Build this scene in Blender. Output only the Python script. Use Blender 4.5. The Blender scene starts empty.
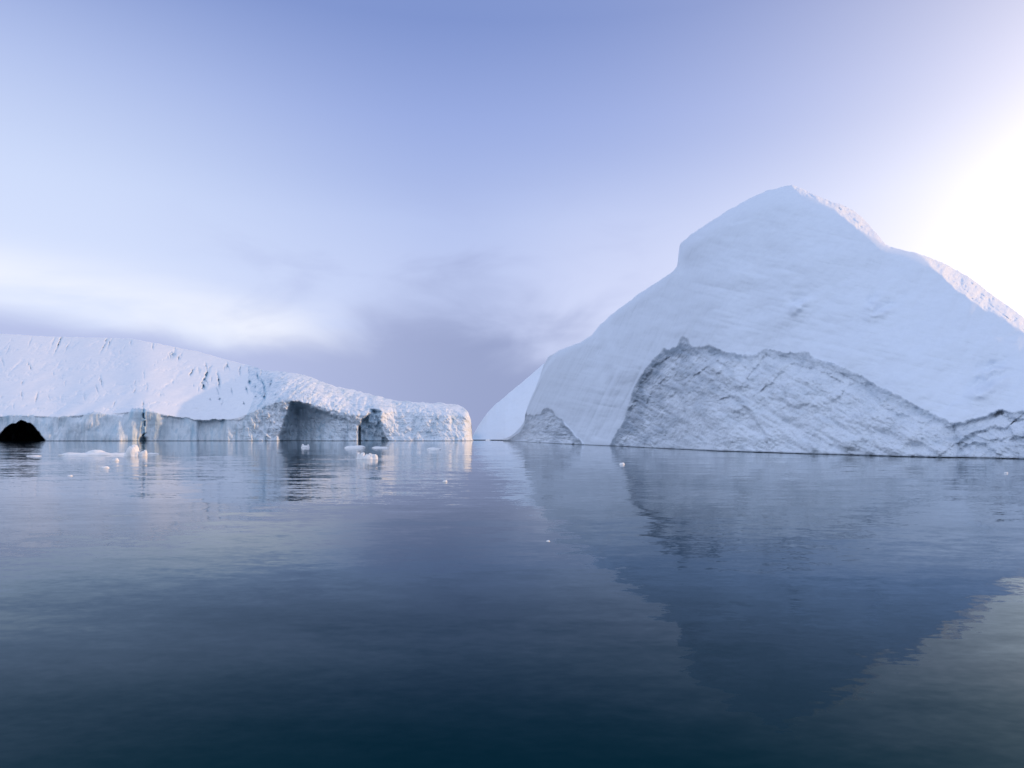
import bpy, math, random
import numpy as np
from math import radians as R

random.seed(7)
scene = bpy.context.scene
col = scene.collection

# ------------------------------------------------------------------ camera
F = 683.0            # focal length in pixels at 1024 wide (24 mm on 36 mm)
HOR = 437.0          # pixel row of the sea horizon
CAMH = 3.0           # eye height above the water, on a small boat
cam_d = bpy.data.cameras.new('camera')
cam = bpy.data.objects.new('camera', cam_d)
col.objects.link(cam)
cam_d.sensor_width = 36.0
cam_d.lens = 36.0 * F / 1024.0
cam_d.shift_y = (HOR - 384.0) / 1024.0
cam_d.clip_start = 0.1
cam_d.clip_end = 60000
cam.location = (0, 0, CAMH)
cam.rotation_euler = (R(90), 0, 0)
scene.camera = cam

# ------------------------------------------------------------------ light
SUN_EL, SUN_AZ = 9.0, 89.0       # azimuth from the view direction (+Y) to the right (+X)
sun_dir = (math.sin(R(SUN_AZ)) * math.cos(R(SUN_EL)), math.cos(R(SUN_AZ)) * math.cos(R(SUN_EL)), math.sin(R(SUN_EL)))
sl = bpy.data.lights.new('sun', 'SUN')
sl.energy = 2.6
sl.angle = R(1.0)
sl.color = (1.0, 0.60, 0.30)
so = bpy.data.objects.new('sun', sl)
col.objects.link(so)
from mathutils import Vector
so.rotation_euler = Vector(sun_dir).to_track_quat('Z', 'Y').to_euler()
so.location = (200, 0, 150)

world = bpy.data.worlds.new('World')
scene.world = world
world.use_nodes = True
wt = world.node_tree
wt.nodes.clear()


class NT:
    """small helper for node trees"""
    def __init__(s, tree): s.t = tree
    def n(s, typ, **kw):
        nd = s.t.nodes.new(typ)
        for k, v in kw.items(): setattr(nd, k, v)
        return nd
    def set(s, sock, v):
        if isinstance(v, bpy.types.NodeSocket): s.t.links.new(v, sock)
        elif v is not None: sock.default_value = v
    def m(s, op, a, b=None, c=None, clamp=False):
        nd = s.n('ShaderNodeMath', operation=op, use_clamp=clamp)
        s.set(nd.inputs[0], a)
        if b is not None: s.set(nd.inputs[1], b)
        if c is not None: s.set(nd.inputs[2], c)
        return nd.outputs[0]
    def vm(s, op, a, b=None, out=0):
        nd = s.n('ShaderNodeVectorMath', operation=op)
        s.set(nd.inputs[0], a)
        if b is not None: s.set(nd.inputs[1], b)
        return nd.outputs[out]
    def scale(s, a, f):
        nd = s.n('ShaderNodeVectorMath', operation='SCALE')
        s.set(nd.inputs[0], a); s.set(nd.inputs['Scale'], f)
        return nd.outputs[0]
    def mix(s, f, a, b, blend='MIX'):
        nd = s.n('ShaderNodeMix', data_type='RGBA', blend_type=blend)
        s.set(nd.inputs[0], f); s.set(nd.inputs[6], a); s.set(nd.inputs[7], b)
        return nd.outputs[2]
    def smooth(s, v, a, b, o0=0.0, o1=1.0):
        nd = s.n('ShaderNodeMapRange', interpolation_type='SMOOTHSTEP')
        s.set(nd.inputs[0], v)
        for i, x in enumerate((a, b, o0, o1)): s.set(nd.inputs[i + 1], x)
        return nd.outputs[0]
    def ramp(s, v, stops):
        nd = s.n('ShaderNodeValToRGB')
        cr = nd.color_ramp
        cr.elements[0].position, cr.elements[0].color = stops[0][0], (*stops[0][1], 1)
        cr.elements[1].position, cr.elements[1].color = stops[-1][0], (*stops[-1][1], 1)
        for p, c in stops[1:-1]:
            e = cr.elements.new(p); e.color = (*c, 1)
        s.set(nd.inputs[0], v)
        return nd.outputs[0]
    def noise(s, vec, scale, detail=4, rough=0.5, out=0, dist=0.0, lac=2.0):
        nd = s.n('ShaderNodeTexNoise')
        s.set(nd.inputs['Vector'], vec)
        nd.inputs['Scale'].default_value = scale
        nd.inputs['Detail'].default_value = detail
        nd.inputs['Roughness'].default_value = rough
        nd.inputs['Distortion'].default_value = dist
        nd.inputs['Lacunarity'].default_value = lac
        return nd.outputs[out]
    def mapping(s, vec, scale=(1, 1, 1), rot=(0, 0, 0), loc=(0, 0, 0)):
        nd = s.n('ShaderNodeMapping')
        s.set(nd.inputs['Vector'], vec)
        nd.inputs['Scale'].default_value = scale
        nd.inputs['Rotation'].default_value = rot
        nd.inputs['Location'].default_value = loc
        return nd.outputs[0]


w = NT(wt)
tc = w.n('ShaderNodeTexCoord')
d = w.vm('NORMALIZE', tc.outputs['Generated'])
sp = w.n('ShaderNodeSeparateXYZ'); w.set(sp.inputs[0], d)
dx, dy, dz = sp.outputs
zpos = w.m('MAXIMUM', dz, 0.0)
# the physical sky, low sun
nish = w.n('ShaderNodeTexSky', sky_type='NISHITA', sun_disc=False, sun_elevation=R(SUN_EL), sun_rotation=R(SUN_AZ),
           altitude=0, air_density=1.0, dust_density=1.0, ozone_density=2.0)
nsky = w.scale(nish.outputs[0], 0.10)
# high thin polar veil: lavender blue, deeper upwards, with added fill at the unseen zenith
base = w.ramp(zpos, [(0.0, (.44, .52, .80)), (0.14, (.50, .58, .90)), (0.30, (.49, .59, .94)),
                     (0.42, (.355, .455, .84)), (0.52, (.235, .328, .69)), (0.68, (.26, .36, .70)), (1.0, (.42, .52, .82))])
base = w.mix(0.12, base, nsky)
# brightening towards the sun on the right
gd = (math.sin(R(66)) * math.cos(R(9)), math.cos(R(66)) * math.cos(R(9)), math.sin(R(9)))
gdot = w.m('MAXIMUM', w.vm('DOT_PRODUCT', d, gd, out=1), 0.0)
g1 = w.m('POWER', gdot, 5.0)
rm = w.m('MULTIPLY', w.m('MULTIPLY', w.smooth(dz, .40, .17), w.smooth(dx, -.12, .14)), w.smooth(dy, -.1, .4))
base = w.mix(w.m('MULTIPLY', rm, .80), base, (.66, .72, .97, 1))
base = w.mix(1.0, base, w.scale((.78, .62, .34), g1), 'ADD')
gd2 = (math.sin(R(50)) * math.cos(R(9)), math.cos(R(50)) * math.cos(R(9)), math.sin(R(9)))
g2 = w.m('POWER', w.m('MAXIMUM', w.vm('DOT_PRODUCT', d, gd2, out=1), 0.0), 36.0)
base = w.mix(1.0, base, w.scale((1.0, .80, .50), g2), 'ADD')
# paler sky on the left
lf = w.m('MULTIPLY', w.smooth(dx, -0.05, -0.62), w.smooth(dz, 0.62, 0.12))
lf = w.m('MULTIPLY', lf, w.smooth(dy, -0.3, 0.5))
base = w.mix(lf, base, (.70, .80, 1.02, 1))
base = w.mix(w.m('MULTIPLY', w.m('MULTIPLY', w.smooth(dz, .36, .20), w.smooth(dx, .15, -.25)), .45), base, (.66, .74, 1.0, 1))
# added fill light: unseen sky behind the viewer and far left, brightened
bk = w.m('MULTIPLY', w.smooth(w.m('ADD', dy, w.m('MULTIPLY', dx, .45)), .30, -.55), w.smooth(dz, -.02, .15))
base = w.mix(bk, base, w.mix(w.smooth(dx, -.58, -.85), (.66, .77, 1.04, 1), (1.00, 1.17, 1.56, 1)))
# bright gap above the low fog bank
cn = w.noise(w.mapping(d, (1.6, 1.6, 5.0), loc=(.3, 0, .7)), 2.2, 5, .52, dist=.4)
cn2 = w.noise(w.mapping(d, (1.5, 1.5, 3.2), rot=(0, .3, 0), loc=(2.3, 1.2, 0)), 4.2, 4, .5, dist=.5)
zc = w.m('ADD', w.m('MULTIPLY', dx, -0.13), 0.102)
ga = w.m('DIVIDE', w.m('SUBTRACT', dz, zc), 0.042)
gauss = w.m('POWER', 2.718, w.m('MULTIPLY', w.m('MULTIPLY', ga, ga), -1.0))
gauss = w.m('MULTIPLY', gauss, w.m('MULTIPLY', w.smooth(dx, -0.12, -0.36), w.smooth(dy, 0.0, .5)))
gauss = w.m('MULTIPLY', gauss, w.smooth(cn, .25, .6))
base = w.mix(w.m('MULTIPLY', gauss, 0.85), base, (.90, .93, 1.03, 1))
# wispy grey veil drifting above the bank
wv = w.m('MULTIPLY', w.smooth(cn2, .46, .70), w.m('MULTIPLY', w.smooth(dz, .40, .22), w.smooth(dx, -.5, -.25)))
wv = w.m('MULTIPLY', wv, w.smooth(dx, .35, .05))
base = w.mix(w.m('MULTIPLY', wv, 0.28), base, (.40, .46, .74, 1))
# fog bank
bx = w.n('ShaderNodeFloatCurve')
w.set(bx.inputs['Value'], w.m('MULTIPLY_ADD', dx, 0.5, 0.5, clamp=True))
cv = bx.mapping.curves[0]
pts = [(0.0, .16), (.20, .160), (.245, .152), (.31, .136), (.36, .155), (.40, .215), (.45, .240), (.50, .225), (.55, .175), (.61, .12), (.72, .08), (1.0, .07)]
cv.points[0].location = pts[0]; cv.points[1].location = pts[-1]
for p in pts[1:-1]: cv.points.new(*p)
bx.mapping.update()
width = w.smooth(dx, -.42, -.15, .030, .13)
top = w.m('ADD', bx.outputs[0], w.m('MULTIPLY', w.m('MULTIPLY', w.m('SUBTRACT', cn2, .5), 1.5), width))
top = w.m('ADD', top, w.m('MULTIPLY', w.m('MULTIPLY', w.m('SUBTRACT', cn, .5), 1.0), width))
fb = w.smooth(w.m('DIVIDE', w.m('SUBTRACT', top, dz), width), -0.25, 1.0)
fogc = w.mix(w.smooth(dx, -.45, .0), (.47, .53, .80, 1), (.305, .360, .585, 1))
base = w.mix(w.m('MULTIPLY', fb, .92), base, fogc)
bg = w.n('ShaderNodeBackground')
w.set(bg.inputs[0], base)
bg.inputs[1].default_value = 1.0
wo = w.n('ShaderNodeOutputWorld')
wt.links.new(bg.outputs[0], wo.inputs[0])

vs = scene.view_settings
vs.view_transform = 'Standard'
vs.look = 'None'
vs.exposure = 0.0
vs.gamma = 1.0
vs.use_curve_mapping = False
scene.cycles.max_bounces = 6
scene.cycles.diffuse_bounces = 3
scene.cycles.glossy_bounces = 3
scene.cycles.use_denoising = True
scene.cycles.sample_clamp_indirect = 4.0

# ------------------------------------------------------------------ noise in numpy
def _hash(ix, iy, iz, seed):
    h = (ix.astype(np.int64) * 374761393 + iy.astype(np.int64) * 668265263 + iz.astype(np.int64) * 2147483647 + seed * 974634777) & 0xffffffff
    h = ((h ^ (h >> 13)) * 1274126177) & 0xffffffff
    h = ((h ^ (h >> 16)) * 2246822519) & 0xffffffff
    return ((h ^ (h >> 15)) & 0xffffff) / float(0xffffff) * 2 - 1

def vnoise(x, y, z=None, seed=0):
    if z is None: z = np.zeros_like(x)
    xi, yi, zi = np.floor(x), np.floor(y), np.floor(z)
    fx, fy, fz = x - xi, y - yi, z - zi
    fx, fy, fz = (f * f * f * (f * (f * 6 - 15) + 10) for f in (fx, fy, fz))
    r = 0
    for a in (0, 1):
        for b in (0, 1):
            for c in (0, 1):
                wgt = (fx if a else 1 - fx) * (fy if b else 1 - fy) * (fz if c else 1 - fz)
                r = r + wgt * _hash(xi + a, yi + b, zi + c, seed)
    return r

def fbm(x, y, z=None, oct=4, seed=0, gain=.5, ridged=False):
    if z is None: z = np.zeros_like(x)
    r, amp, f, tot = 0, 1.0, 1.0, 0
    for o in range(oct):
        v = vnoise(x * f, y * f, z * f, seed + o * 17)
        if ridged: v = 1 - 2 * np.abs(v)
        r = r + amp * v; tot += amp
        amp *= gain; f *= 2.03
    return r / tot

def sstep(a, b, x):
    t = np.clip((x - a) / (b - a), 0, 1)
    return t * t * (3 - 2 * t)

def interp(x, pts):
    p = np.array(pts, float)
    return np.interp(x, p[:, 0], p[:, 1])

def sinterp(x, pts, blur=9):
    p = np.array(pts, float)
    g = np.arange(p[0, 0] - 60, p[-1, 0] + 60, 1.0)
    y = np.interp(g, p[:, 0], p[:, 1])
    k = np.exp(-(np.arange(-30, 31) / blur) ** 2); k /= k.sum()
    y = np.convolve(np.pad(y, 30, mode='edge'), k, 'valid')
    return np.interp(x, g, y)

def inside(px, py, poly):
    r = np.zeros(px.shape, bool)
    n = len(poly)
    for i in range(n):
        x1, y1 = poly[i]; x2, y2 = poly[(i + 1) % n]
        if y1 == y2: continue
        c = ((y1 > py) != (y2 > py)) & (px < (x2 - x1) * (py - y1) / (y2 - y1) + x1)
        r ^= c
    return r

def segdist(px, py, line):
    """distance to a polyline and the side (positive = below it in the picture)"""
    best = np.full(px.shape, 1e9); side = np.zeros(px.shape)
    for (x1, y1), (x2, y2) in zip(line[:-1], line[1:]):
        vx, vy = x2 - x1, y2 - y1
        t = np.clip(((px - x1) * vx + (py - y1) * vy) / (vx * vx + vy * vy + 1e-9), 0, 1)
        ddx, ddy = px - (x1 + t * vx), py - (y1 + t * vy)
        dd = np.hypot(ddx, ddy)
        s = np.sign(vx * (py - y1) - vy * (px - x1))
        m = dd < best
        best = np.where(m, dd, best); side = np.where(m, s, side)
    return best, side

# ------------------------------------------------------------------ object helpers
def empty(name, loc, label, cat):
    o = bpy.data.objects.new(name, None)
    col.objects.link(o)
    o.location = loc
    o['label'] = label; o['category'] = cat
    return o

def mesh_np(name, V, faces, mat, parent=None, attrs=None, smooth=True):
    used = np.unique(faces)
    remap = -np.ones(len(V), np.int64); remap[used] = np.arange(len(used))
    V = V[used]; Fc = remap[faces]
    if parent is not None: V = V - np.array(parent.location)
    me = bpy.data.meshes.new(name)
    me.vertices.add(len(V)); me.vertices.foreach_set('co', V.astype(np.float32).ravel())
    k = Fc.shape[1]
    me.loops.add(Fc.size); me.loops.foreach_set('vertex_index', Fc.astype(np.int32).ravel())
    me.polygons.add(len(Fc)); me.polygons.foreach_set('loop_start', (np.arange(len(Fc)) * k).astype(np.int32))
    me.polygons.foreach_set('use_smooth', np.full(len(Fc), smooth))
    me.update(calc_edges=True)
    for an, av in (attrs or {}).items():
        a = me.attributes.new(an, 'FLOAT', 'POINT')
        a.data.foreach_set('value', av[used].astype(np.float32))
    me.materials.append(mat)
    me.validate()
    o = bpy.data.objects.new(name, me)
    col.objects.link(o)
    if parent is not None: o.parent = parent
    return o

# ------------------------------------------------------------------ materials
def new_mat(name):
    m = bpy.data.materials.new(name); m.use_nodes = True
    t = m.node_tree; t.nodes.clear()
    n = NT(t)
    b = n.n('ShaderNodeBsdfPrincipled'); o = n.n('ShaderNodeOutputMaterial')
    t.links.new(b.outputs[0], o.inputs[0])
    return m, n, b

def attr(n, name):
    a = n.n('ShaderNodeAttribute'); a.attribute_name = name
    return a.outputs['Fac']

def ice_mat(name, snow=(.83, .86, .90), grey=(.36, .41, .46), blue=(.20, .42, .56), streak=0.0, bump=.3, bscale=1.0, rough=.55,
            mott=(.45, .75), mottamt=.5, mscale=.25):
    m, n, b = new_mat(name)
    tcn = n.n('ShaderNodeTexCoord'); P = tcn.outputs['Object']
    geo = n.n('ShaderNodeNewGeometry')
    big = n.noise(P, mscale, 6, .62, dist=.6)
    fine = n.noise(P, mscale * 9, 5, .6)
    c = n.mix(n.m('MULTIPLY', n.smooth(big, mott[0], mott[1]), mottamt), (*snow, 1), (*grey, 1))
    c = n.mix(n.smooth(fine, .35, .75, 0, .16), c, (*grey, 1))
    if streak > 0:
        sv = n.noise(n.mapping(P, (.32, .32, .018)), 1.0, 5, .6, dist=.3)
        sb = n.noise(n.mapping(P, (.18, .18, .02), loc=(31, 7, 2)), 1.0, 4, .6, dist=.3)
        c = n.mix(n.m('MULTIPLY', n.smooth(sv, .47, .68), streak), c, (*grey, 1))
        c = n.mix(n.m('MULTIPLY', n.smooth(sb, .52, .70), streak * .9), c, (*blue, 1))
    c = n.mix(attr(n, 'dirt_shade'), c, (*grey, 1))  # grey dirty ice, plus painted shade in the hollow and notch
    c = n.mix(attr(n, 'blue'), c, (*blue, 1))
    c = n.mix(attr(n, 'wet'), c, (.10, .14, .18, 1))
    n.set(b.inputs['Base Color'], c)
    b.inputs['Roughness'].default_value = rough
    b.inputs['Specular IOR Level'].default_value = .25
    bp = n.n('ShaderNodeBump'); bp.inputs['Strength'].default_value = bump; bp.inputs['Distance'].default_value = bscale
    h = n.m('ADD', n.m('MULTIPLY', big, .6), n.m('MULTIPLY', fine, .25))
    n.set(bp.inputs['Height'], h)
    n.t.links.new(bp.outputs[0], b.inputs['Normal'])
    return m

M_snow = ice_mat('wind_packed_snow', snow=(.80, .86, .93), grey=(.60, .66, .75), bump=.12, bscale=.8, mott=(.5, .8), mottamt=.12, mscale=.08, rough=.7)
M_rough = ice_mat('fractured_grey_ice', snow=(.83, .89, .95), grey=(.27, .33, .40), bump=.7, bscale=1.2, mott=(.50, .72), mottamt=.32, mscale=.22)
M_cap = ice_mat('glacier_snow', snow=(.87, .885, .91), grey=(.58, .66, .74), blue=(.14, .36, .50), bump=.15, bscale=1.5, mott=(.5, .8), mottamt=.12, mscale=.03, rough=.7)
M_cliff = ice_mat('striped_ice_wall', snow=(.82, .87, .91), grey=(.44, .54, .60), blue=(.30, .52, .66), streak=.70, bump=.35, bscale=1.2, mott=(.45, .72), mottamt=.32, mscale=.05)
M_head = ice_mat('blue_fissured_ice', snow=(.85, .89, .93), grey=(.40, .50, .58), blue=(.20, .42, .56), streak=.40, bump=.7, bscale=1.8, mott=(.48, .72), mottamt=.35, mscale=.08)
M_floe = ice_mat('floating_ice', snow=(.92, .91, .89), grey=(.66, .72, .76), bump=.4, bscale=.1, mscale=1.2, mottamt=.3)

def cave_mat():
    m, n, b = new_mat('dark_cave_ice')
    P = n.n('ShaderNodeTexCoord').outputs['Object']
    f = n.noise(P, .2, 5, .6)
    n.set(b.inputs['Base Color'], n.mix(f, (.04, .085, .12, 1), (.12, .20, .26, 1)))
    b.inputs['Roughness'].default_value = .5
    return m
M_cave = cave_mat()

def water_mat():
    m, n, b = new_mat('sea_water')
    P = n.n('ShaderNodeTexCoord').outputs['Object']
    def slope(vec, scale, detail, rough=.5):
        c = n.noise(vec, scale, detail, rough, out=1)
        return n.vm('SUBTRACT', c, (.5, .5, .5))
    # calm and ruffled bands
    band = n.smooth(n.noise(n.mapping(P, (.010, .045, 1), rot=(0, 0, R(12))), 1.0, 4, .55), .36, .64, .35, 1.0)
    s1 = n.scale(slope(n.mapping(P, (.16, .50, 1), rot=(0, 0, R(-14))), 1.0, 3, .5), .058)
    s2 = n.scale(slope(n.mapping(P, (1.1, 2.4, 1), rot=(0, 0, R(24))), 1.0, 3, .55), .105)
    s3 = n.scale(slope(n.mapping(P, (5.0, 9.0, 1), rot=(0, 0, R(-30))), 1.0, 2, .5), .070)
    s4 = n.scale(slope(n.mapping(P, (.025, .09, 1), rot=(0, 0, R(6))), 1.0, 2, .5), .030)
    s = n.vm('ADD', n.vm('ADD', s1, s4), n.scale(n.vm('ADD', s2, s3), band))
    s = n.vm('MULTIPLY', s, (1, 1, 0))
    N = n.vm('NORMALIZE', n.vm('ADD', s, (0, 0, 1)))
    # sea water: deep teal body, mirror reflection that grows towards grazing by Fresnel's law
    fr = n.n('ShaderNodeFresnel'); fr.inputs['IOR'].default_value = 1.33
    n.t.links.new(N, fr.inputs['Normal'])
    tint = n.ramp(fr.outputs[0], [(0.02, (.02, .20, .24)), (0.08, (.05, .27, .28)), (0.13, (.24, .39, .47)), (0.20, (.41, .54, .66)), (0.33, (.54, .70, .88)), (0.48, (.90, .96, 1)), (1.0, (1, 1, 1))])
    gl = n.n('ShaderNodeBsdfGlossy'); gl.inputs['Roughness'].default_value = .03
    n.set(gl.inputs['Color'], tint); n.t.links.new(N, gl.inputs['Normal'])
    df = n.n('ShaderNodeBsdfDiffuse'); df.inputs['Color'].default_value = (.0002, .0105, .0165, 1)
    mx = n.n('ShaderNodeMixShader')
    n.set(mx.inputs[0], fr.outputs[0]); n.t.links.new(df.outputs[0], mx.inputs[1]); n.t.links.new(gl.outputs[0], mx.inputs[2])
    for nd in list(n.t.nodes):
        if nd.type == 'OUTPUT_MATERIAL': n.t.links.new(mx.outputs[0], nd.inputs[0])
    n.t.nodes.remove(b)
    return m
M_water = water_mat()

# ------------------------------------------------------------------ sea
def build_sea():
    rad = [0, 60, 250, 1000, 4000, 16000, 40000]
    seg = 96
    V = [(0, 0, 0)]; Fq = []
    for r in rad[1:]:
        for k in range(seg):
            a = 2 * math.pi * k / seg
            V.append((r * math.cos(a), r * math.sin(a), 0))
    tris = [(0, 1 + k, 1 + (k + 1) % seg) for k in range(seg)]
    for i in range(len(rad) - 2):
        for k in range(seg):
            a = 1 + i * seg + k; bq = 1 + i * seg + (k + 1) % seg
            tris += [(a, a + seg, bq + seg), (a, bq + seg, bq)]
    o = mesh_np('sea', np.array(V, float), np.array(tris), M_water, smooth=False)
    o['kind'] = 'structure'
build_sea()

# ------------------------------------------------------------------ iceberg surface builder
def world_pts(px, py, D):
    return (px - 512) / F * D, D, CAMH + (HOR - py) / F * D

def berg_grid(px, ybase, ysil, ysoft, depth_fn, nrow, back, nback, attr_fn, backbulge=2.0, undercut=.5, rise=.28, seed=3):
    """A closed berg: a front face between its waterline and crest, and a rounded far side that falls to the sea.
    px: columns; ybase/ysil: rows of waterline and crest; depth_fn(px, py, v): distance of each front point."""
    nc = len(px)
    ysil = np.minimum(ysil, ybase - 0.3)
    v = np.linspace(0, 1, nrow)[:, None] ** 1.0
    PX = np.broadcast_to(px[None, :], (nrow, nc)).copy()
    D0 = depth_fn(PX[:1], np.broadcast_to(ybase[None, :], (1, nc)), np.zeros((1, nc)))[0]
    # start a little above the water so the notch at the waterline shows
    yb = HOR + (CAMH - rise) / D0 * F
    yb = np.maximum(np.minimum(yb, ybase + 1.2), ysil + .2)
    wgt = sstep(.70, 1, v)
    soft = np.minimum(ysoft, yb - .3)
    PY = yb[None, :] + ((ysil * 1.0)[None, :] * wgt + soft[None, :] * (1 - wgt) - yb[None, :]) * v
    D = depth_fn(PX, PY, np.broadcast_to(v, PX.shape))
    X, Y, Z = world_pts(PX, PY, D)
    rows = [np.stack([X[i], Y[i], Z[i]], -1) for i in range(nrow)]
    at = attr_fn(PX, PY, np.broadcast_to(v, PX.shape), D)
    for k in at: at[k] = [at[k][i] for i in range(nrow)]
    # below: notch then down under the water
    lo = []
    zero = np.zeros(nc); one = np.ones(nc)
    ux, uy = X[0] / np.hypot(X[0], Y[0]), Y[0] / np.hypot(X[0], Y[0])
    nt = vnoise(px * .35, px * 0 + .5, seed=seed) * .5 + .5
    inset = undercut * (.06 + 1.1 * np.clip(nt * 2.4 - .9, 0, 1))
    lo.append(np.stack([X[0] + ux * .05, Y[0] + uy * .05, Z[0] - .06], -1))
    lo.append(np.stack([X[0] + ux * inset, Y[0] + uy * inset, Z[0] - .09], -1))
    lo.append(np.stack([X[0] + ux * inset, Y[0] + uy * inset, zero - 3.0], -1))
    # behind: rounded descent
    hi = []
    Xc, Yc, Zc = X[-1], Y[-1], Z[-1]
    for j in range(1, nback + 1):
        t = j / nback
        bd = back(px) if callable(back) else back
        nz = fbm(Xc * .03, (Yc + bd * t) * .03, oct=4, seed=seed + 5) * (1 - (2 * t - 1) ** 2)
        zz = Zc * (1 - t ** backbulge) - 3.0 * t ** 2 + nz * np.minimum(Zc * .25, 8) * t
        hi.append(np.stack([Xc * (1 + bd * t / Yc), Yc + bd * t, zz], -1))
    allrows = lo[::-1] + rows + hi
    V = np.stack(allrows, 0)
    nr = V.shape[0]
    A = {}
    for k in at:
        A[k] = np.stack([zero] * 3 + at[k] + [zero] * nback, 0)
    wet = np.zeros((nr, nc)); wet[:3] = 1
    zf = V[3:3 + nrow, :, 2]
    wet[3:3 + nrow] = 0.45 * sstep(rise + .30, rise - .02, zf) * (v < .1)
    A['wet'] = wet
    PXa = np.concatenate([np.repeat(PX[:1], 3, 0), PX, np.repeat(PX[-1:], nback, 0)], 0)
    PYa = np.concatenate([np.repeat(PY[:1], 3, 0), PY, np.repeat(PY[-1:], nback, 0)], 0)
    i = np.arange(nr - 1)[:, None]; j = np.arange(nc - 1)[None, :]
    a = i * nc + j
    Fq = np.stack([a, a + 1, a + 1 + nc, a + nc], -1)
    rowid = np.broadcast_to(i, a.shape) - 3      # <0 skirt, >= nrow-1 back
    fpx = .5 * (PXa[:-1, :-1] + PXa[1:, 1:]); fpy = .5 * (PYa[:-1, :-1] + PYa[1:, 1:])
    return dict(V=V.reshape(-1, 3), F=Fq, px=fpx, py=fpy, row=rowid, A={k: x.reshape(-1) for k, x in A.items()}, nrow=nrow)

def part(name, g, mask, mat, parent):
    f = g['F'][mask]
    return mesh_np(name, g['V'], f, mat, parent, g['A'])

# ------------------------------------------------------------------ the large pointed iceberg on the right
RS = [(503, 441.2), (508, 439), (515, 436), (521, 431), (524, 424), (525.5, 413), (527, 408), (530, 400), (536, 387), (540, 376), (543.5, 365),
      (548, 357), (560, 350), (580, 342.5), (592, 335), (600, 325), (612, 314), (630, 300.5), (640, 293), (655, 283), (673, 271.5), (677, 266), (677.8, 262),
      (679, 250), (680.3, 243.6), (691, 234.7), (705, 225.5), (716, 218), (728, 210.5), (741.5, 203), (755, 196), (767, 190.5), (782, 187), (792, 185),
      (802, 189), (815, 195), (828, 200.5), (840, 204), (851, 209), (862, 217), (870, 226), (878, 235), (885.5, 244.5), (896, 248), (907, 251), (924, 255), (936, 260),
      (949, 266), (962, 273), (974, 280), (985, 289), (995, 297), (1007, 305), (1024, 318), (1050, 338), (1080, 358), (1110, 380), (1140, 408), (1160, 436), (1172, 462)]
RB = [(503, 440.8), (506, 440.8), (584, 444.9), (610, 445.8), (660, 448.2), (701, 450), (720, 450.8), (800, 453.3), (860, 455), (909, 456.4), (1024, 458.8), (1172, 462.5)]
ROUGH_TOP = [(606, 446), (610, 444), (616, 433), (623, 421.5), (628, 405), (633, 388.5), (639, 378), (645.7, 368), (654, 357), (663.5, 348), (670, 349), (676, 346), (680, 338), (684, 336),
             (688, 337.5), (691, 346.6), (700, 346), (709, 344.5), (722, 350.5), (731, 352), (739.6, 354), (752, 354), (760, 351), (767.5, 347.5), (775, 351), (783, 352.5), (800, 352), (808, 352.5), (818, 359),
             (828, 362), (845, 368), (860, 374.5), (872, 382), (887.5, 390), (896, 394), (918, 405.6), (930, 412), (942, 417), (953, 424), (960, 421), (975, 417.5), (988, 415), (1000, 410), (1010, 412), (1024, 411),
             (1060, 414), (1100, 424), (1140, 440), (1172, 462)]
SPUR = [(503, 441), (508, 439), (515, 436), (521, 431), (524, 424), (525, 412), (528, 416), (530, 414.5), (535, 415), (540, 414), (543, 409.5), (549, 408), (553, 410.5), (556, 416), (562, 419), (565, 425), (570, 429), (576, 437), (581, 440.5), (585, 446)]

def jag(x, amp, seed):
    return amp * fbm(x * .22, x * 0, oct=4, seed=seed, gain=.6)

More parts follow.
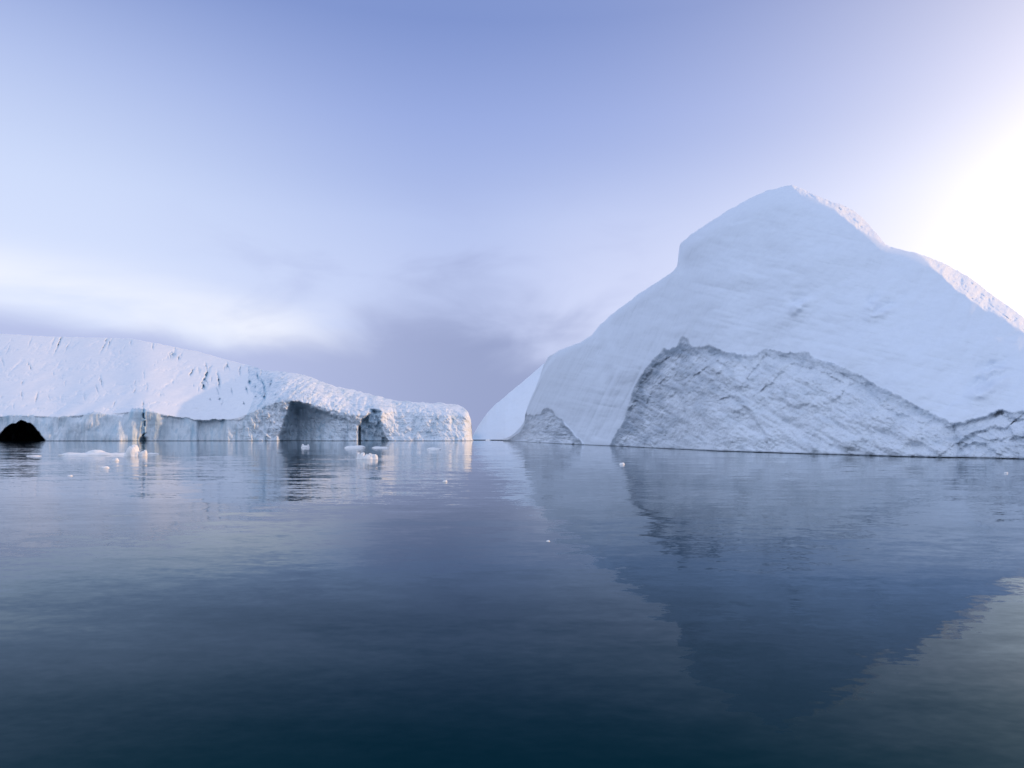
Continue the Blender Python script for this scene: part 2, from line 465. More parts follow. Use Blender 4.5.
def right_berg():
    px = np.concatenate([np.arange(503, 1030, .75), np.arange(1030, 1173, 1.5)])
    ysmooth = sinterp(px, RS, 16)
    ysil = interp(px, RS)
    ysil = ysil + jag(px, .9, 11) * sstep(505, 530, px) * sstep(1172, 1150, px)
    ybase = interp(px, RB)
    D0 = (CAMH * F) / (sinterp(px, RB, 12) - HOR)
    ntop = interp(px, ROUGH_TOP) + jag(px, 2.2, 21)
    stop = interp(px, SPUR) + jag(px * 2, 1.6, 31)

    def fields(PX, PY):
        top = np.interp(PX[0], px, ntop)[None, :]
        st = np.interp(PX[0], px, stop)[None, :]
        k = (PX[0] >= 590)
        dn = np.full(PX.shape, -50.0)
        ln = list(zip(px[px > 600][::2], ntop[px > 600][::2]))
        if k.any():
            q, _ = segdist(PX[:, k], PY[:, k], ln)
            dn[:, k] = np.where((PY > top)[:, k] & (PX[:, k] > 606), q, -q)      # > 0 inside the rough face
        k = (PX[0] <= 600)
        ds = np.full(PX.shape, -50.0)
        if k.any():
            ln = list(zip(px[px < 590][::2], stop[px < 590][::2]))
            q, _ = segdist(PX[:, k], PY[:, k], ln)
            ds[:, k] = np.where((PY > st)[:, k] & (PX[:, k] < 585), q, -q)
        return dn, ds

    def depth(PX, PY, v):
        d0 = np.interp(PX[0], px, D0)[None, :]
        yb = np.interp(PX[0], px, ybase)[None, :]
        ys = np.interp(PX[0], px, ysmooth)[None, :]
        hpx = yb - ys
        d0s = d0 * (hpx / F)                       # height of the crest, metres
        u = np.clip((yb - PY) / np.maximum(hpx, 1), 0, 1.25)
        run = d0s * sinterp(PX, [(500, .5), (560, .7), (680, .75), (790, .80), (900, .95), (1024, 1.2), (1172, 1.6)])
        g = .50 * u + .50 * u ** 2.4
        D = d0 + run * g
        # the sunlit shoulder that rolls over towards the right, beyond a soft ridge
        inner = sinterp(PX, [(780, -6), (800, 4), (824, 6), (845, 9), (858, 17), (868, 12), (880, 6), (900, 1), (922, 2), (940, 14), (960, 20), (985, 22), (1010, 16), (1030, 14), (1100, 10), (1172, 4)])
        inner = inner + 4.5 * fbm(PX * .07, PY * .06, oct=4, seed=77, gain=.6)
        q = np.clip((inner - (PY - ys)), 0, None) * sstep(772, 800, PX)
        litz = sstep(0, 3, q)
        D = D + q * q / (q + 4.0) * d0 * .0115
        # gentle roll of the summit
        q2 = np.clip((u - .93) / .07, 0, 1.5)
        D = D + q2 ** 2 * d0s * .10
        X, Y, Z = world_pts(PX, PY, D)
        # broad relief of the snow slope
        D = D + (1.1 * fbm(PX * .022, PY * .034 + PX * .012, oct=3, seed=41) + .22 * fbm(PX * .02 + PY * .02, PY * .09 - PX * .02, oct=4, seed=43, ridged=True)) * d0 / 130 * sstep(1.0, .85, u)
        D = D + 3.2 * fbm(X * .03, Y * .02, Z * .035, 3, 40) * sstep(0, .2, u) * sstep(1.0, .9, u)
        # runnels that fall down the slope, leaning to the lower left
        fall = PX + .48 * (PY - 440)
        wv = fall + 3 * vnoise(PX * .02, PY * .012, seed=2)
        run_l = sstep(800, 600, PX) * 1.0 + .15
        D = D + d0 / 200 * run_l * 1.0 * fbm(wv * .085, PY * .006, oct=4, seed=9, ridged=True) * sstep(0, .1, u) * sstep(1, .93, u)
        D = D + d0 / 200 * .18 * fbm(PX * .10, PY * .16, oct=4, seed=91) * sstep(1, .93, u)
        D = D + litz * d0 / 100 * (1.5 * fbm((PX * .75 - PY) * .12, (PX + PY) * .022, oct=4, seed=95, gain=.55, ridged=True) + .45 * fbm(PX * .3, PY * .3, oct=3, seed=96))
        # overhanging nose under the left shoulder
        nose = np.exp(-((PX - 684) / 12) ** 2 - ((PY - 263) / 12) ** 2)
        D = D + nose * 2.2
        # small scoops and lips
        for (cx, cy, rx, ry, am) in [(800, 301, 9, 2.2, .8), (795, 305, 5, 2, .5), (872, 303, 6, 2.5, .9), (884, 310, 12, 2.0, .8), (992, 368, 14, 2.5, .9), (985, 386, 12, 4, .8),
                                     (975, 392, 10, 3, .6), (1000, 378, 10, 3, .6), (955, 404, 7, 2, .3), (740, 222, 12, 2, .25), (707, 228, 12, 2.0, .3), (697, 238, 14, 3, .35), (612, 345, 5, 12, .8), (600, 362, 4, 10, .6)]:
            wob = 2 * vnoise(PX * .15, PY * .15, seed=6)
            yy = PY - cy + (PX - cx) * .25 + wob
            e = np.exp(-((PX - cx) / rx) ** 2)
            D = D + 1.9 * am * e * np.tanh(yy / ry) * np.exp(-(yy / (ry * 4)) ** 2) * -1.0
        dn, ds = fields(PX, PY)
        X, Y, Z = world_pts(PX, PY, D)
        sc = d0 / 160
        # exposed fractured ice: stands proud of the snow with a broken lip
        inn = sstep(-1.5, 2.5, dn)
        low = sstep(0, 30, dn)
        prd = (1.3 + 2.2 * low) * sc
        D = D - inn * prd * (.35 + .65 * sstep(0, 22, dn)) * np.clip(sinterp(PX, [(600, .0), (650, .3), (720, 1), (900, 1), (960, .7), (1172, .6)]), 0, 1)
        # relief, coarser in the upper left
        rg = fbm(X * .16, Y * .10, Z * .20, 5, 50, .55, ridged=True)
        rg2 = fbm(X * .5 + rg, Y * .3, Z * .8 + Y * .2, 4, 60, .6)
        diag = fbm((PX + PY * .9) * .045, (PY - PX * .6) * .11, oct=5, seed=71, gain=.62, ridged=True)
        amp = inn * .82 * sstep(-1, 9, dn) * (.35 + .65 * sinterp(PX, [(600, 1), (720, .85), (760, .45), (900, .26), (950, .3), (1172, .4)]) * sstep(75, 10, dn))
        D = D + sc * amp * (1.5 * rg + .8 * rg2 + 1.5 * diag) + sc * inn * .28 * fbm(PX * .45, PY * .5, oct=4, seed=88, gain=.7) * (.4 + .6 * amp)
        # recessed dark lip directly under the snow edge
        lipw = sinterp(PX, [(600, 5), (640, 9), (700, 7), (740, 6), (760, 11), (800, 13), (860, 15), (900, 12), (950, 7), (1000, 5), (1172, 5)])
        lip = sstep(lipw * 1.3, lipw * .5, dn) * inn * sinterp(PX, [(600, 0), (640, 0), (680, .6), (740, 1), (1172, 1)]) * (.6 + .8 * vnoise(PX * .06, PY * 0, seed=55))
        D = D + lip * sc * (.8 + .8 * fbm(PX * .13, PY * .2, oct=3, seed=5)) * inn
        D = D + inn * sc * 1.2 * sstep(0, 18, dn) * sstep(690, 740, PX) * fbm((PX + PY * .8) * .016, (PY - PX * .55) * .045, oct=3, seed=84, ridged=True)
        n5 = fbm(PX * .35, PY * .35, oct=3, seed=83)
        # creases: ledges that overhang what lies below them
        for line, am, wd in [([(728, 398), (735, 397), (740, 402), (748, 410), (757, 424), (765, 432), (767, 441)], 1.6, 10),
                             ([(768, 385), (778, 376), (786, 368), (797, 364), (815, 368), (829, 375)], 1.6, 11),
                             ([(700, 372), (708, 366), (716, 372), (724, 381)], 1.3, 8),
                             ([(752, 372), (760, 362), (768, 354), (790, 357), (822, 365), (850, 378)], 1.1, 7),
                             ([(845, 391), (853, 383), (870, 384)], .9, 6),
                             ([(893, 411), (905, 416), (925, 424), (935, 419), (945, 424), (962, 440)], 1.0, 7),
                             ([(632, 404), (640, 386), (652, 368), (664, 360)], 1.4, 8),
                             ([(648, 400), (652, 392), (660, 384)], 1.0, 7),
                             ([(961, 441), (975, 432), (990, 428), (1004, 429), (1010, 424), (1012, 431)], 1.5, 8),
                             ([(958, 456), (960, 448), (972, 444), (985, 445), (994, 452)], 1.0, 6),
                             ([(1000, 411), (1010, 417), (1030, 422)], 1.3, 6), ([(997, 440), (1012, 439), (1030, 436)], 1.0, 5),
                             ([(953, 425), (966, 423), (985, 418), (1000, 411)], 1.0, 5)]:
            dd, sd = segdist(PX + 1.5 * vnoise(PX * .2, PY * .2, seed=81), PY + 1.5 * vnoise(PX * .2, PY * .2, seed=82), line)
            sg = np.where(sd > 0, dd, -dd)
            am = am * (1 + .9 * sstep(950, 968, PX))
            D = D + inn * am * .8 * sc * sstep(-2.4, 2.0, sg + 1.2 * n5) * np.exp(-np.abs(dd) / wd)
        # valley between the face and the right-hand ledge
        dd, sd = segdist(PX, PY, [(953, 424), (957, 438), (962, 458)])
        D = D + inn * .8 * np.exp(-dd / 4)
        # small spur at the far left
        ins = sstep(-.6, 1.0, ds)
        D = D - ins * (3.0 + 5.0 * sstep(0, 25, ds))
        rs = fbm(PX * .13, PY * .16, oct=5, seed=33, gain=.6, ridged=True)
        D = D + ins * (3.6 * rs + 3.5 * sstep(9, 0, ds) * sstep(570, 540, PX))
        return D

    def attrs(PX, PY, v, D):
        dn, ds = fields(PX, PY)
        inn = sstep(-1.2, 2.2, dn + 1.2 * fbm(PX * .4, PY * .4, oct=2, seed=12)); ins = sstep(-.8, 1.6, ds)
        n1 = fbm(PX * .07, PY * .10, oct=5, seed=101, gain=.6)
        n2 = fbm((PX + PY * .9) * .06, (PY - PX * .5) * .16, oct=5, seed=102, gain=.65, ridged=True)
        n3 = fbm(PX * .3, PY * .4, oct=4, seed=103, gain=.6)
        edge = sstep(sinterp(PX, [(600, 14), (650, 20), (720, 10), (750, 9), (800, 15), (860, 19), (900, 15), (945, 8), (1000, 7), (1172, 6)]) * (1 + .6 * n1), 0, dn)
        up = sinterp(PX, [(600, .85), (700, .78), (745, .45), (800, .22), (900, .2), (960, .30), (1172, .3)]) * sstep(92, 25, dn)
        dirt_shade = .80 * inn * (.82 * edge * (.75 + .6 * n3) + up * (.45 + .75 * n1 + .5 * n2) + .12 * np.clip(n3, 0, 1)) * sinterp(PX, [(600, 1), (700, .95), (760, .8), (1172, .8)])
        dirt_shade = np.maximum(dirt_shade, ins * (.30 + .45 * n1 + .35 * sstep(10, 0, ds) + .25 * n3))
        # faint grey windblown scars on the snow
        sc = 0
        for (cx, cy, rx, ry, am) in [(992, 385, 16, 3.2, .35), (985, 390, 10, 2.5, .3), (1003, 368, 12, 1.4, .45), (873, 303, 5, 1.3, .5), (886, 312, 10, 1.1, .35), (800, 302, 6, 1.2, .3), (957, 404, 5, 2, .2)]:
            sc = sc + am * np.exp(-((PX - cx) / rx) ** 2 - ((PY - cy + (PX - cx) * -.12 + 2 * n1) / ry) ** 2)
        dirt_shade = np.clip(dirt_shade + (1 - inn) * (1 - ins) * sc, 0, .95)
        blue = np.clip((1 - inn) * (1 - ins) * .0 + inn * .10 * np.clip(n1, 0, 1), 0, 1)
        return {'dirt_shade': dirt_shade, 'blue': blue}

    g = berg_grid(px, ybase, ysil, ysmooth, depth, 330, lambda x: interp(x, [(500, 60), (800, 70), (1024, 45), (1172, 12)]), 26, attrs, undercut=.5, rise=.10)
    e = empty('iceberg', (40, 150, 0), 'large pointed snow-covered iceberg with sunlit crest, filling the right side', 'iceberg')
    top = np.interp(g['px'][0], px, ntop)[None, :]; st = np.interp(g['px'][0], px, stop)[None, :]
    front = g['row'] < g['nrow'] - 1
    mr = front & (g['py'] > top) & (g['px'] >= 606)
    ledge = mr & (g['px'] > 953 + (g['py'] - 424) * .26)
    ms = front & (g['py'] > st) & (g['px'] <= 585)
    part('snow_slope', g, ~(mr | ms), M_snow, e)
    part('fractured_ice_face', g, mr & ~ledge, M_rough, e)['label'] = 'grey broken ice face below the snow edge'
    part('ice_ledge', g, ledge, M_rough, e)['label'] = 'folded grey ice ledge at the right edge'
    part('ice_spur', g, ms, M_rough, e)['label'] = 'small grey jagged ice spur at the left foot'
    # the paler shoulder behind, reaching down to the gap
    px2 = np.arange(470, 640, .8)
    ys2 = interp(px2, [(470, 440.4), (474, 433), (478, 426), (487, 413), (496, 404), (508, 394), (520, 384), (532, 374), (543, 364), (560, 356), (580, 352), (600, 352), (640, 440.6)]) + jag(px2, .5, 44) * sstep(472, 480, px2)
    yb2 = interp(px2, [(470, 440.2), (505, 440.4), (640, 440.7)])
    def depth2(PX, PY, v):
        d0 = 3 * F / (interp(PX, [(470, 440.2), (505, 440.4), (640, 440.7)]) - HOR)
        D = d0 + v * 55 + 35 * v ** 3
        X, Y, Z = world_pts(PX, PY, D)
        D = D + 5 * fbm(X * .02, Y * .02, Z * .04, 4, 140) * sstep(0, .1, v)
        return D
    def attrs2(PX, PY, v, D):
        n1 = fbm(PX * .1, PY * .1, oct=4, seed=201)
        s = .45 * np.exp(-((PX - 475) / 7) ** 2 - ((PY - 437) / 4) ** 2)
        return {'dirt_shade': np.clip(.05 + .1 * n1, 0, 1), 'blue': np.clip(s, 0, 1)}
    g2 = berg_grid(px2, yb2, ys2, ys2, depth2, 110, 90, 14, attrs2, undercut=1.2, rise=.5)
    part('rear_shoulder', g2, np.ones(g2['px'].shape, bool), M_snow, e)['label'] = 'paler smooth snow shoulder at the far left end'
right_berg()

# ------------------------------------------------------------------ the long flat iceberg on the left
def left_berg():
    px = np.concatenate([np.arange(-190, -6, 2.0), np.arange(-6, 474, .55)])
    SIL = [(-190, 352), (-100, 340), (0, 333.5), (20, 334.5), (40, 336), (70, 337), (100, 337.5), (130, 338.5), (150, 342), (175, 347), (200, 352), (228, 360), (255, 367), (270, 371), (285, 372), (300, 374.5), (320, 380), (330, 384.5),
           (350, 389.5), (370, 394), (385, 398), (400, 400), (420, 402.5), (440, 403.5), (450, 403.5), (457, 404), (463, 406.5), (468, 412), (471, 420), (472, 430), (472.6, 440.6)]
    ysil = interp(px, SIL)
    ysm = sinterp(px, SIL, 20)
    ysil = ysil + jag(px, .5, 3) + (fbm(px * .10, px * 0, oct=4, seed=19, gain=.6) * 1.8) * sstep(235, 275, px) * sstep(470, 455, px)
    ybase = 441 + px * 0
    BASE = 3 * F / 4.0      # 512 m
    CT = [(-190, 420), (-60, 419), (0, 417), (12, 415.5), (30, 415.5), (45, 417), (60, 417), (64, 416), (78, 417), (85, 414), (92, 412), (100, 412.5), (112, 415), (122, 416), (129, 412), (133, 408.5), (140, 408), (146, 409.5), (158, 413), (163, 416), (170, 416.5), (188, 418), (196, 421), (206, 420.5), (216, 420), (230, 420), (240, 420.5), (246, 416), (250, 408), (253, 400), (256, 388), (262, 370), (268, 340)]
    ctop = interp(px, CT) + jag(px * 1.5, 1.2, 61)
    csm = sinterp(px, CT[:-6] + [(250, 416), (262, 405), (285, 399), (300, 400), (330, 409), (365, 419), (385, 410), (420, 413), (480, 418)], 22)
    ARCH = [(278, 441.5), (281, 430), (285, 417), (289, 405), (291, 401), (300, 402), (312, 407), (322, 410), (334, 413), (345, 417), (356, 420), (363, 421.5), (366, 441.5)]
    NOTCH = [(358.5, 441.5), (359, 428), (361, 420), (365, 417), (369, 413), (370, 409), (376, 409), (382, 411), (380, 417), (382, 426), (385, 436), (390, 441.5)]
    CAVE = [(-7, 443), (-4, 438), (0, 434), (3, 431), (9, 426), (12, 424), (16, 424.5), (19, 422), (21.5, 420.8), (26, 422.5), (31, 424), (35, 428), (39, 432), (41, 436), (45, 440), (45, 443)]
    slits = [(29.5, 366, 1.0, 3, .5, .6), (59, 344, 1.0, 7, -.45, .7), (53, 342, 1, 5, -.45, .3), (105, 344, 1.0, 6, -.45, .7), (110, 343, .8, 6, -.45, .4), (101, 381, 1.0, 4, .2, .8), (97, 389, .7, 3, .3, .5), (85, 397, .8, 2.5, 0, .35),
             (37, 397, .8, 4, -.2, .4), (22, 395, .8, 3, 0, .35), (172, 355, 3.0, 3, -.4, .75), (180, 357, 1.2, 3, -.5, .5), (192, 372, 1.3, 3.2, -.4, .7), (206, 377, 1.5, 5.5, -.45, 1.0), (204, 387, 2.2, 3, 0, .8), (219, 380, 1.2, 6, .15, .9),
             (250, 382, 1.5, 2, 0, .9), (247, 390, 1.0, 3, .2, .8), (220, 399, 1.2, 1.2, 0, .6), (147, 387, .6, 3, 0, .3), (143, 404, .8, 2, 0, .6), (144, 375, .5, 4, 0, .2), (53, 374, .9, 1.5, 0, .4), (68, 346, .8, 5, -.45, .3), (131, 342, .8, 2.5, 0, .4), (153, 346, .8, 3, 0, .35),
             (8, 349, .8, 3, -.4, .35), (3, 362, .8, 3, .3, .3), (240, 372, 1.0, 3, .1, .6), (232, 391, 1, 3, .2, .5), (120, 352, .6, 2, 0, .25), (90, 360, .5, 2, -.3, .2), (30, 342, .8, 4, -.45, .3), (258, 376, 1.2, 4, .2, .7), (264, 385, 1.4, 5, .3, .8), (271, 383, 1.2, 4, -.3, .7), (265, 396, 1.2, 5, 0, .7)]

    rs = random.Random(4)
    for _ in range(26):
        slits.append((rs.uniform(195, 262), rs.uniform(362, 405), rs.uniform(.5, 1.1), rs.uniform(1, 3.2), rs.uniform(-.5, .4), rs.uniform(.25, .6)))
    for _ in range(30):
        slits.append((rs.uniform(0, 200), rs.uniform(341, 408), rs.uniform(.4, .7), rs.uniform(.8, 2.5), rs.uniform(-.5, .3), rs.uniform(.1, .3)))

    def polyfield(PX, PY, poly):
        ins = inside(PX, PY, poly)
        dd, _ = segdist(PX, PY, poly)
        return np.where(ins, dd, -dd)

    def depth(PX, PY, v):
        ct = np.interp(PX[0], px, ctop)[None, :]
        ys = np.interp(PX[0], px, ysm)[None, :]
        cs = np.interp(PX[0], px, csm)[None, :]
        # cliff
        up = np.clip(cs - PY, 0, None)                 # above cliff top -> snow slope
        tot = np.maximum(cs - ys, 16)
        headm = sstep(225, 290, PX + .5 * (PY - 400))
        D = BASE + np.clip(441 - PY, 0, None) * (.12 + .5 * sstep(375, 400, PX))
        slope = (up / tot)
        D = D + (up * 1.5 + slope ** 2.0 * 60) * sinterp(PX, [(-190, 1), (120, 1), (262, .75), (350, .6), (474, .45)], 25)
        # headland: steep broken face, leaning back
        hu = np.clip((441 - PY) / np.maximum(441 - ys, 1), 0, 1)
        # end of the headland rounds away
        D = D + 5 * sstep(440, 465, PX) + 26 * sstep(462, 474, PX) ** 2
        X, Y, Z = world_pts(PX, PY, D)
        cl = sstep(-1, 1, PY - ct)
        vert = fbm(X * .085, PY * .02, oct=5, seed=301, gain=.6, ridged=True)
        vert2 = fbm(X * .02, PY * .02, oct=3, seed=302)
        D = D + cl * (1 - headm) * (1.8 * vert + 3.2 * vert2) + (1 - headm) * 6 * vert2 * sstep(60, 10, up)
        D = D + (1 - cl) * (1 - headm) * 1.1 * sstep(.35, .9, fbm(PX * .035 + PY * .03, PY * .09, oct=5, seed=315, gain=.62, ridged=True)) + (1 - cl) * (1 - headm) * (2.2 * fbm(X * .012, Y * .015, oct=4, seed=303) + .5 * fbm(X * .1, Y * .05, oct=4, seed=304)) * sstep(0, 6, up)
        # headland relief
        hr = fbm(X * .05, Y * .03, Z * .05, 5, 310, .58, ridged=True)
        hf = fbm((X + Z * .6) * .16, Y * .05, Z * .10, 5, 311, .62, ridged=True)
        hv = fbm(X * .17, Z * .03, oct=5, seed=312, gain=.6, ridged=True)
        amp = headm * sstep(1.0, .9, hu) + 0
        D = D + amp * (3.4 * hr + 2.4 * hf + 2.6 * hv * sstep(400, 280, PX))
        # crack in the middle of the wall
        ck = np.exp(-((PX - 143.8 + 1.6 * vnoise(PY * .25, PY * 0, seed=5)) / .7) ** 2) * sstep(404, 412, PY) * (.5 + .6 * vnoise(PY * .4, PX * 0, seed=6))
        D = D + ck * 9 + 6 * np.exp(-((PX - 143.5) / 3.5) ** 2) * sstep(436, 440, PY)
        D = D - 3 * sstep(127, 133, PX) * sstep(168, 156, PX) * cl - 2 * sstep(82, 86, PX) * sstep(126, 118, PX) * cl + 5 * sstep(196, 200, PX) * sstep(228, 222, PX) * cl
        sn = fbm(PX * .55, PY * .35, oct=3, seed=400, gain=.6)
        for (cx, cy, wx, hy, sh, am) in slits:
            wx = wx * .85
            e = np.exp(-(((PX - cx + 1.2 * sn) - sh * (cy - PY) * -1) / wx) ** 2 - ((PY - cy) / hy) ** 2)
            D = D + am * 9 * e * (.6 + .8 * sn)
        # the shaded hollow under the sweeping arch and the notch beside it
        jit = vnoise(PX * .35, PY * .35, seed=7) * 1.3
        fa = polyfield(PX, PY, ARCH) + jit * .7
        deep = sinterp(PX + .35 * (PY - 420), [(270, 34), (300, 32), (318, 18), (336, 6), (352, 2.5), (366, 1)], 9)
        # the back wall leans in under the roof, so the pocket is deepest near its left wall
        D = D + sstep(-.6, 5.0, fa) * deep * (.45 + .55 * sstep(0, 16, fa))
        fn = polyfield(PX, PY, NOTCH) + jit * .6
        D = D + sstep(-.8, 3.0, fn) * (9 + 6 * fbm(PX * .2, PY * .1, oct=3, seed=9))
        ck = np.exp(-((PX - 359.5) / 1.0) ** 2) * sstep(424, 430, PY)
        D = D + ck * 14
        fc = polyfield(PX, PY, CAVE) + vnoise(PX * .4, PY * .4, seed=8) * .5
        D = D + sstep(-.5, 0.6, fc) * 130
        # fallen, broken blocks on the upper headland
        return D

    def attrs(PX, PY, v, D):
        ct = np.interp(PX[0], px, ctop)[None, :]
        cl = sstep(-.8, .6, PY - ct)
        headm = sstep(246, 262, PX)
        blue = np.zeros(PX.shape); dirt_shade = np.zeros(PX.shape)
        sn = fbm(PX * .55, PY * .35, oct=3, seed=400, gain=.6)
        for (cx, cy, wx, hy, sh, am) in slits:
            wx = wx * .85
            e = np.exp(-(((PX - cx + 1.2 * sn) - sh * (cy - PY) * -1) / wx) ** 2 - ((PY - cy) / hy) ** 2)
            blue = blue + am * e * np.clip(.75 + 1.1 * sn, 0, 1.4)
        n1 = fbm(PX * .10, PY * .09, oct=5, seed=320, gain=.6)
        n2 = fbm(PX * .25, PY * .06, oct=4, seed=321, gain=.6)
        n3 = fbm(PX * .22, PY * .22, oct=4, seed=322, gain=.62)
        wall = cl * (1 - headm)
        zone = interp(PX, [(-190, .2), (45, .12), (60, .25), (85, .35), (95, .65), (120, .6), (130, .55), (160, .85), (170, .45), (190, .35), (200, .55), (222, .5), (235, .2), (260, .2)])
        dirt_shade += wall * np.clip(zone * (.55 + .9 * n1 + .4 * n3), 0, .85)
        blue += wall * .45 * np.clip(n2, 0, 1) + wall * .75 * np.exp(-((PX - 144) / 1.6) ** 2) + wall * .5 * np.exp(-((PX - 132) / 2) ** 2) * sstep(425, 412, PY)
        # fissures on the headland
        fis = sstep(.50, .80, fbm(PX * .16 + PY * .05, PY * .085, oct=4, seed=330, gain=.6, ridged=True))
        blue += headm * (fis * .50 * interp(PX, [(250, 1), (300, .9), (400, .55), (472, .4)]) + .18 * np.clip(n2, 0, 1))
        dirt_shade += headm * (.12 * np.clip(n1 + .1, 0, 1) + .12 * np.clip(n3, 0, 1)) * sstep(395, 430, PY)
        dirt_shade += .50 * np.exp(-(((PX - 425) / 17) ** 2) - ((PY - 432 - (PX - 425) * -.25) / 6) ** 2) * (.6 + n3)
        blue += .7 * np.exp(-((PX - 453.5 - (PY - 420) * -.15) / 1.1) ** 2 - ((PY - 420) / 4) ** 2)
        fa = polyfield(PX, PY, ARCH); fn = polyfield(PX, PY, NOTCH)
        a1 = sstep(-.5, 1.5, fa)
        dirt_shade = np.maximum(dirt_shade, a1 * interp(PX, [(278, .52), (304, .50), (322, .26), (336, .08), (366, .03)]) * (.85 + .5 * n3))  # shade of the hollow painted in grey, strongest at its deep left end
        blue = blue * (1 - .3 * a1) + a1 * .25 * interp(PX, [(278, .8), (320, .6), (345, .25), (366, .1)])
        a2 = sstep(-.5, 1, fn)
        dirt_shade = np.maximum(dirt_shade, a2 * (.32 + .5 * n3)); blue = blue + a2 * .25  # notch shade painted in the same way
        return {'dirt_shade': np.clip(dirt_shade, 0, 1), 'blue': np.clip(blue, 0, 1)}

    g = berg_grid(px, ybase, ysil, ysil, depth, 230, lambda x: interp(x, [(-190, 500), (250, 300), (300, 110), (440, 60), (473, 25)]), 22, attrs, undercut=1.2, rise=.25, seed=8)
    e = empty('iceberg', (-200, 560, 0), 'long low flat-topped iceberg with blue crevasses and a dark sea cave, on the left', 'iceberg')
    ct = np.interp(g['px'][0], px, ctop)[None, :]
    front = g['row'] < g['nrow'] - 1
    fc = inside(g['px'], g['py'], CAVE)
    arch = inside(g['px'], g['py'], ARCH) | inside(g['px'], g['py'], NOTCH)
    cave = front & fc
    head = (g['px'] > 256 + 7 * fbm(g['px'] * .08, g['py'] * .15, oct=4, seed=70, gain=.6) - .22 * (g['py'] - 410) * (g['py'] < 410) * -1) & ~cave
    wall = front & (g['py'] > ct) & ~cave & ~head
    cap = ~(cave | head | wall)
    part('snow_slope', g, cap, M_cap, e)
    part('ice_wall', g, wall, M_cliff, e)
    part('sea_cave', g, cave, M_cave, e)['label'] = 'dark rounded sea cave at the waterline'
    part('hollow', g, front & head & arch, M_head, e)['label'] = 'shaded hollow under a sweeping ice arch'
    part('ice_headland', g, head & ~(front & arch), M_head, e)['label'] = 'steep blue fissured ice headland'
left_berg()

# ------------------------------------------------------------------ drifting pieces of ice
def chunk_mesh(name, lobes, seed, res=3, rough=.12, flat=.0):
    """one solid lump: several overlapping blobs wrapped by a single skin (columns of a height map with an underside)"""
    x0 = min(l[0] - l[2] for l in lobes); x1 = max(l[0] + l[2] for l in lobes)
    y0 = min(l[1] - l[3] for l in lobes); y1 = max(l[1] + l[3] for l in lobes)
    na = 64 if res > 2 else 20; nb = 24 if res > 2 else 12
    # radial grid around the elongated footprint
    V = []; Fs = []
    cx, cy = (x0 + x1) / 2, (y0 + y1) / 2
    ax, ay = (x1 - x0) / 2 * 1.02, (y1 - y0) / 2 * 1.05
    th = np.linspace(0, 2 * np.pi, na, endpoint=False)
    size = max(ax, ay)
    def height(X, Y):
        Z = np.zeros_like(X) - .4 * size * .1
        for (lx, ly, rx, ry, h) in lobes:
            q = ((X - lx) / rx) ** 2 + ((Y - ly) / ry) ** 2
            Z = np.maximum(Z, h * np.sqrt(np.clip(1 - q ** 1.6, 0, 1)) - .02 * h)
        Z = Z + (Z > 0) * rough * max(l[4] for l in lobes) * fbm(X / size * 9 + seed, Y / size * 9, oct=3, seed=seed)
        return Z
    ring = []
    top = []
    for j in range(nb + 1):
        r = j / nb
        wob = 1 + .10 * vnoise(np.cos(th) * 1.8 + seed, np.sin(th) * 1.8, seed=seed) 
        X = cx + ax * r * np.cos(th) * wob; Y = cy + ay * r * np.sin(th) * wob
        top.append(np.stack([X, Y, height(X, Y)], -1))
    keel = .5 * max(l[4] for l in lobes) + .05
    bot = top[-1].copy(); bot[:, 2] = -keel; bot[:, :2] = bot[:, :2] * .9 + np.array([cx, cy]) * .1
    rows = top + [bot]
    V = np.concatenate(rows, 0)
    nrw = len(rows)
    i = np.arange(nrw - 1)[:, None]; k = np.arange(na)[None, :]
    a = i * na + k; b2 = i * na + (k + 1) % na
    Fq = np.stack([a, a + na, b2 + na, b2], -1).reshape(-1, 4)
    return V, Fq

def floe(name, px, py, lobes, label, cat, seed, group=None, res=3, rough=.12):
    D = CAMH * F / (py - HOR)
    V, Fq = chunk_mesh(name, lobes, seed, res, rough)
    z = np.zeros(len(V))
    o = mesh_np(name, V, Fq, M_floe, None, {'dirt_shade': z, 'blue': z, 'wet': z})
    o.location = ((px - 512) / F * D, D, 0)
    o['label'] = label; o['category'] = cat
    if group: o['group'] = group
    return o

# lobes: (x, y, rx, ry, height) in metres
floe('ice_floe', 97, 455.2, [(0, 0, 6.6, 1.2, .34), (-3.8, .1, 2.1, 1.0, .40), (-.4, .5, 1.7, .9, .85), (.9, .3, 1.3, .8, .48), (4.3, 0, 1.3, .6, .44), (3.0, 0, 2.6, .6, .36), (-1.9, 0, 1.2, .7, .38), (5.3, 0, .5, .4, .42)],
     'long flat sunlit floe with a low white hump, in front of the ice wall', 'ice floe', 5)
floe('ice_lump', 132.5, 456, [(0, 0, .95, .9, 1.5), (.25, .15, .7, .7, 1.75), (-.7, 0, .6, .6, .6), (.7, -.1, .6, .5, .7)],
     'round pale boulder-like ice lump at the right end of the long flat floe', 'ice lump', 9)
floe('ice_lump', 143.2, 456, [(0, 0, .55, .45, .75), (.3, 0, .35, .35, .95), (-.35, 0, .35, .35, .5)],
     'small knobbly ice lump just right of the round boulder-like one', 'ice lump', 12)
floe('ice_floe', 153, 454.2, [(0, 0, 1.0, .4, .22), (-.4, 0, .5, .35, .26)], 'thin low sliver of ice trailing right of the knobbly lump', 'ice floe', 13)
floe('ice_lump', 305.5, 447.5, [(0, 0, 1.2, .8, .55), (-.75, 0, .4, .5, 1.0), (.75, 0, .35, .5, .85)],
     'little white two-horned ice lump below the shaded hollow', 'ice lump', 15)
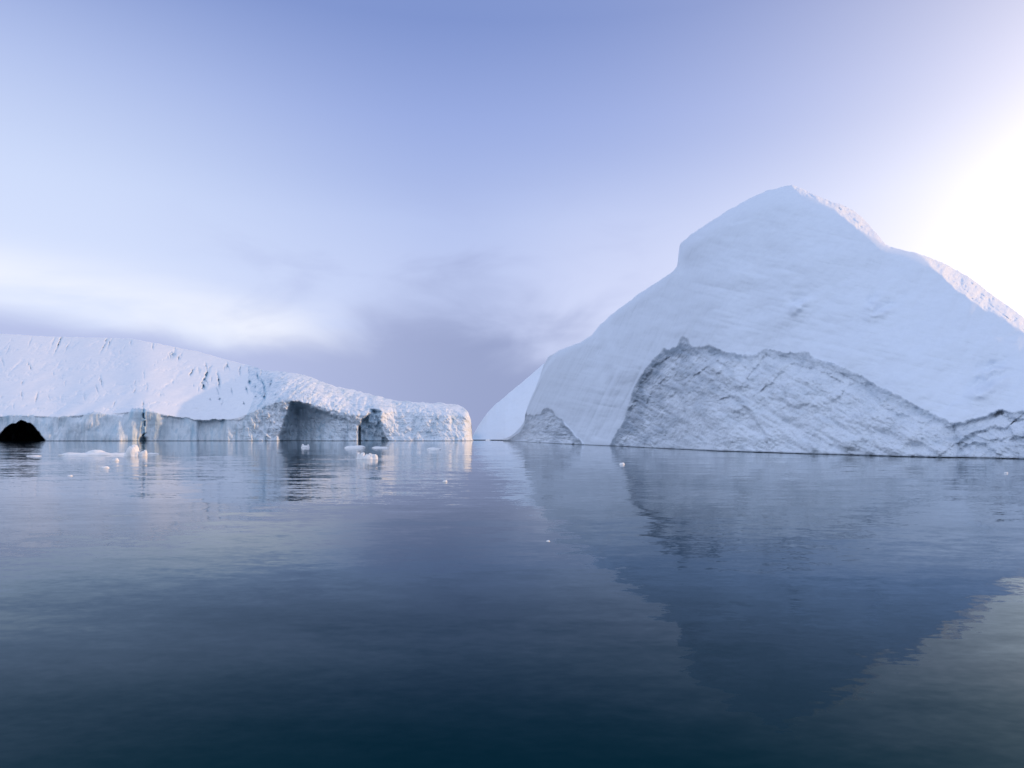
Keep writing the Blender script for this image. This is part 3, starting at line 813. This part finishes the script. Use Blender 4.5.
floe('ice_floe', 355, 448, [(0, 0, 2.9, 1.8, .62), (1.0, 0, 1.9, 1.4, .70)], 'flat white floe with a square edge, beside the dark notch', 'ice floe', 17)
floe('ice_floe', 380, 448, [(0, 0, 2.4, 1.2, .34), (-.8, .2, 1.3, .9, .42)], 'faint thin floe to the right of the square-edged flat one', 'ice floe', 18)
floe('ice_lump', 367, 459, [(0, 0, 1.25, .6, .48), (-1.15, 0, .28, .3, .78), (-.55, 0, .42, .4, .85), (0, .1, .5, .4, .62), (.55, 0, .45, .4, .70), (1.1, 0, .4, .35, .62)],
     'warm sunlit cluster of crumbled ice nearest below the notch', 'ice lump', 21, rough=.3)
floe('ice_floe', 434, 449.5, [(0, 0, 1.75, 1.2, .42), (-.4, 0, 1.2, .9, .5)], 'small flat white floe in front of the right end of the left iceberg', 'ice floe', 23)
floe('ice_floe', 492, 440.3, [(0, 0, 6.0, 3, 1.0), (-2.5, 0, 3, 2.5, 1.2)], 'white sliver of ice at the foot of the pale rear shoulder', 'ice floe', 25)

bits = [(115.5, 461, .42, .30, 'small pale ice fragment below the long flat floe', 31),
        (105, 468, .40, .14, 'low pinkish ice fragment nearer than the others below the long floe', 32),
        (70, 476, .20, .06, 'grey speck of ice floating at the lower left of the long floe', 33),
        (445, 482, .16, .10, 'pinkish speck of ice in open water between the two icebergs', 36),
        (622, 464.5, .30, .17, 'bright speck of ice before the left foot of the large iceberg', 37),
        (548, 541.5, .055, .030, 'tiny crumb of ice nearest the viewer in open water', 38),
        (1006, 473, .16, .07, 'pale speck of ice near the right edge below the ledge', 40),
        (34, 456, 1.1, .10, 'thin streak of slush in front of the sea cave', 42)]
for (x, y, r, h, lab, sd) in bits:
    floe('ice_fragment', x, y, [(0, 0, r, r * .7, h), (r * .35, 0, r * .5, r * .5, h * 1.25)], lab, 'ice fragment', sd, 'small fragments of drifting ice', res=2, rough=.25)

# ------------------------------------------------------------------ haze
HAZE = 0.00012
def build_haze():
    m = bpy.data.materials.new('sea_haze'); m.use_nodes = True
    t = m.node_tree; t.nodes.clear()
    v = t.nodes.new('ShaderNodeVolumePrincipled')
    v.inputs['Color'].default_value = (.86, .89, 1.0, 1)
    v.inputs['Density'].default_value = HAZE
    o = t.nodes.new('ShaderNodeOutputMaterial')
    t.links.new(v.outputs[0], o.inputs['Volume'])
    x0, x1, y0, y1, z0, z1 = -900, 700, -300, 1500, -4.0, 190
    V = np.array([(x, y, z) for x in (x0, x1) for y in (y0, y1) for z in (z0, z1)], float)
    Fq = np.array([(0, 1, 3, 2), (4, 6, 7, 5), (0, 4, 5, 1), (2, 3, 7, 6), (0, 2, 6, 4), (1, 5, 7, 3)])
    o = mesh_np('haze', V, Fq, m, smooth=False)
    o['kind'] = 'stuff'
if HAZE > 0 and False:
    build_haze()
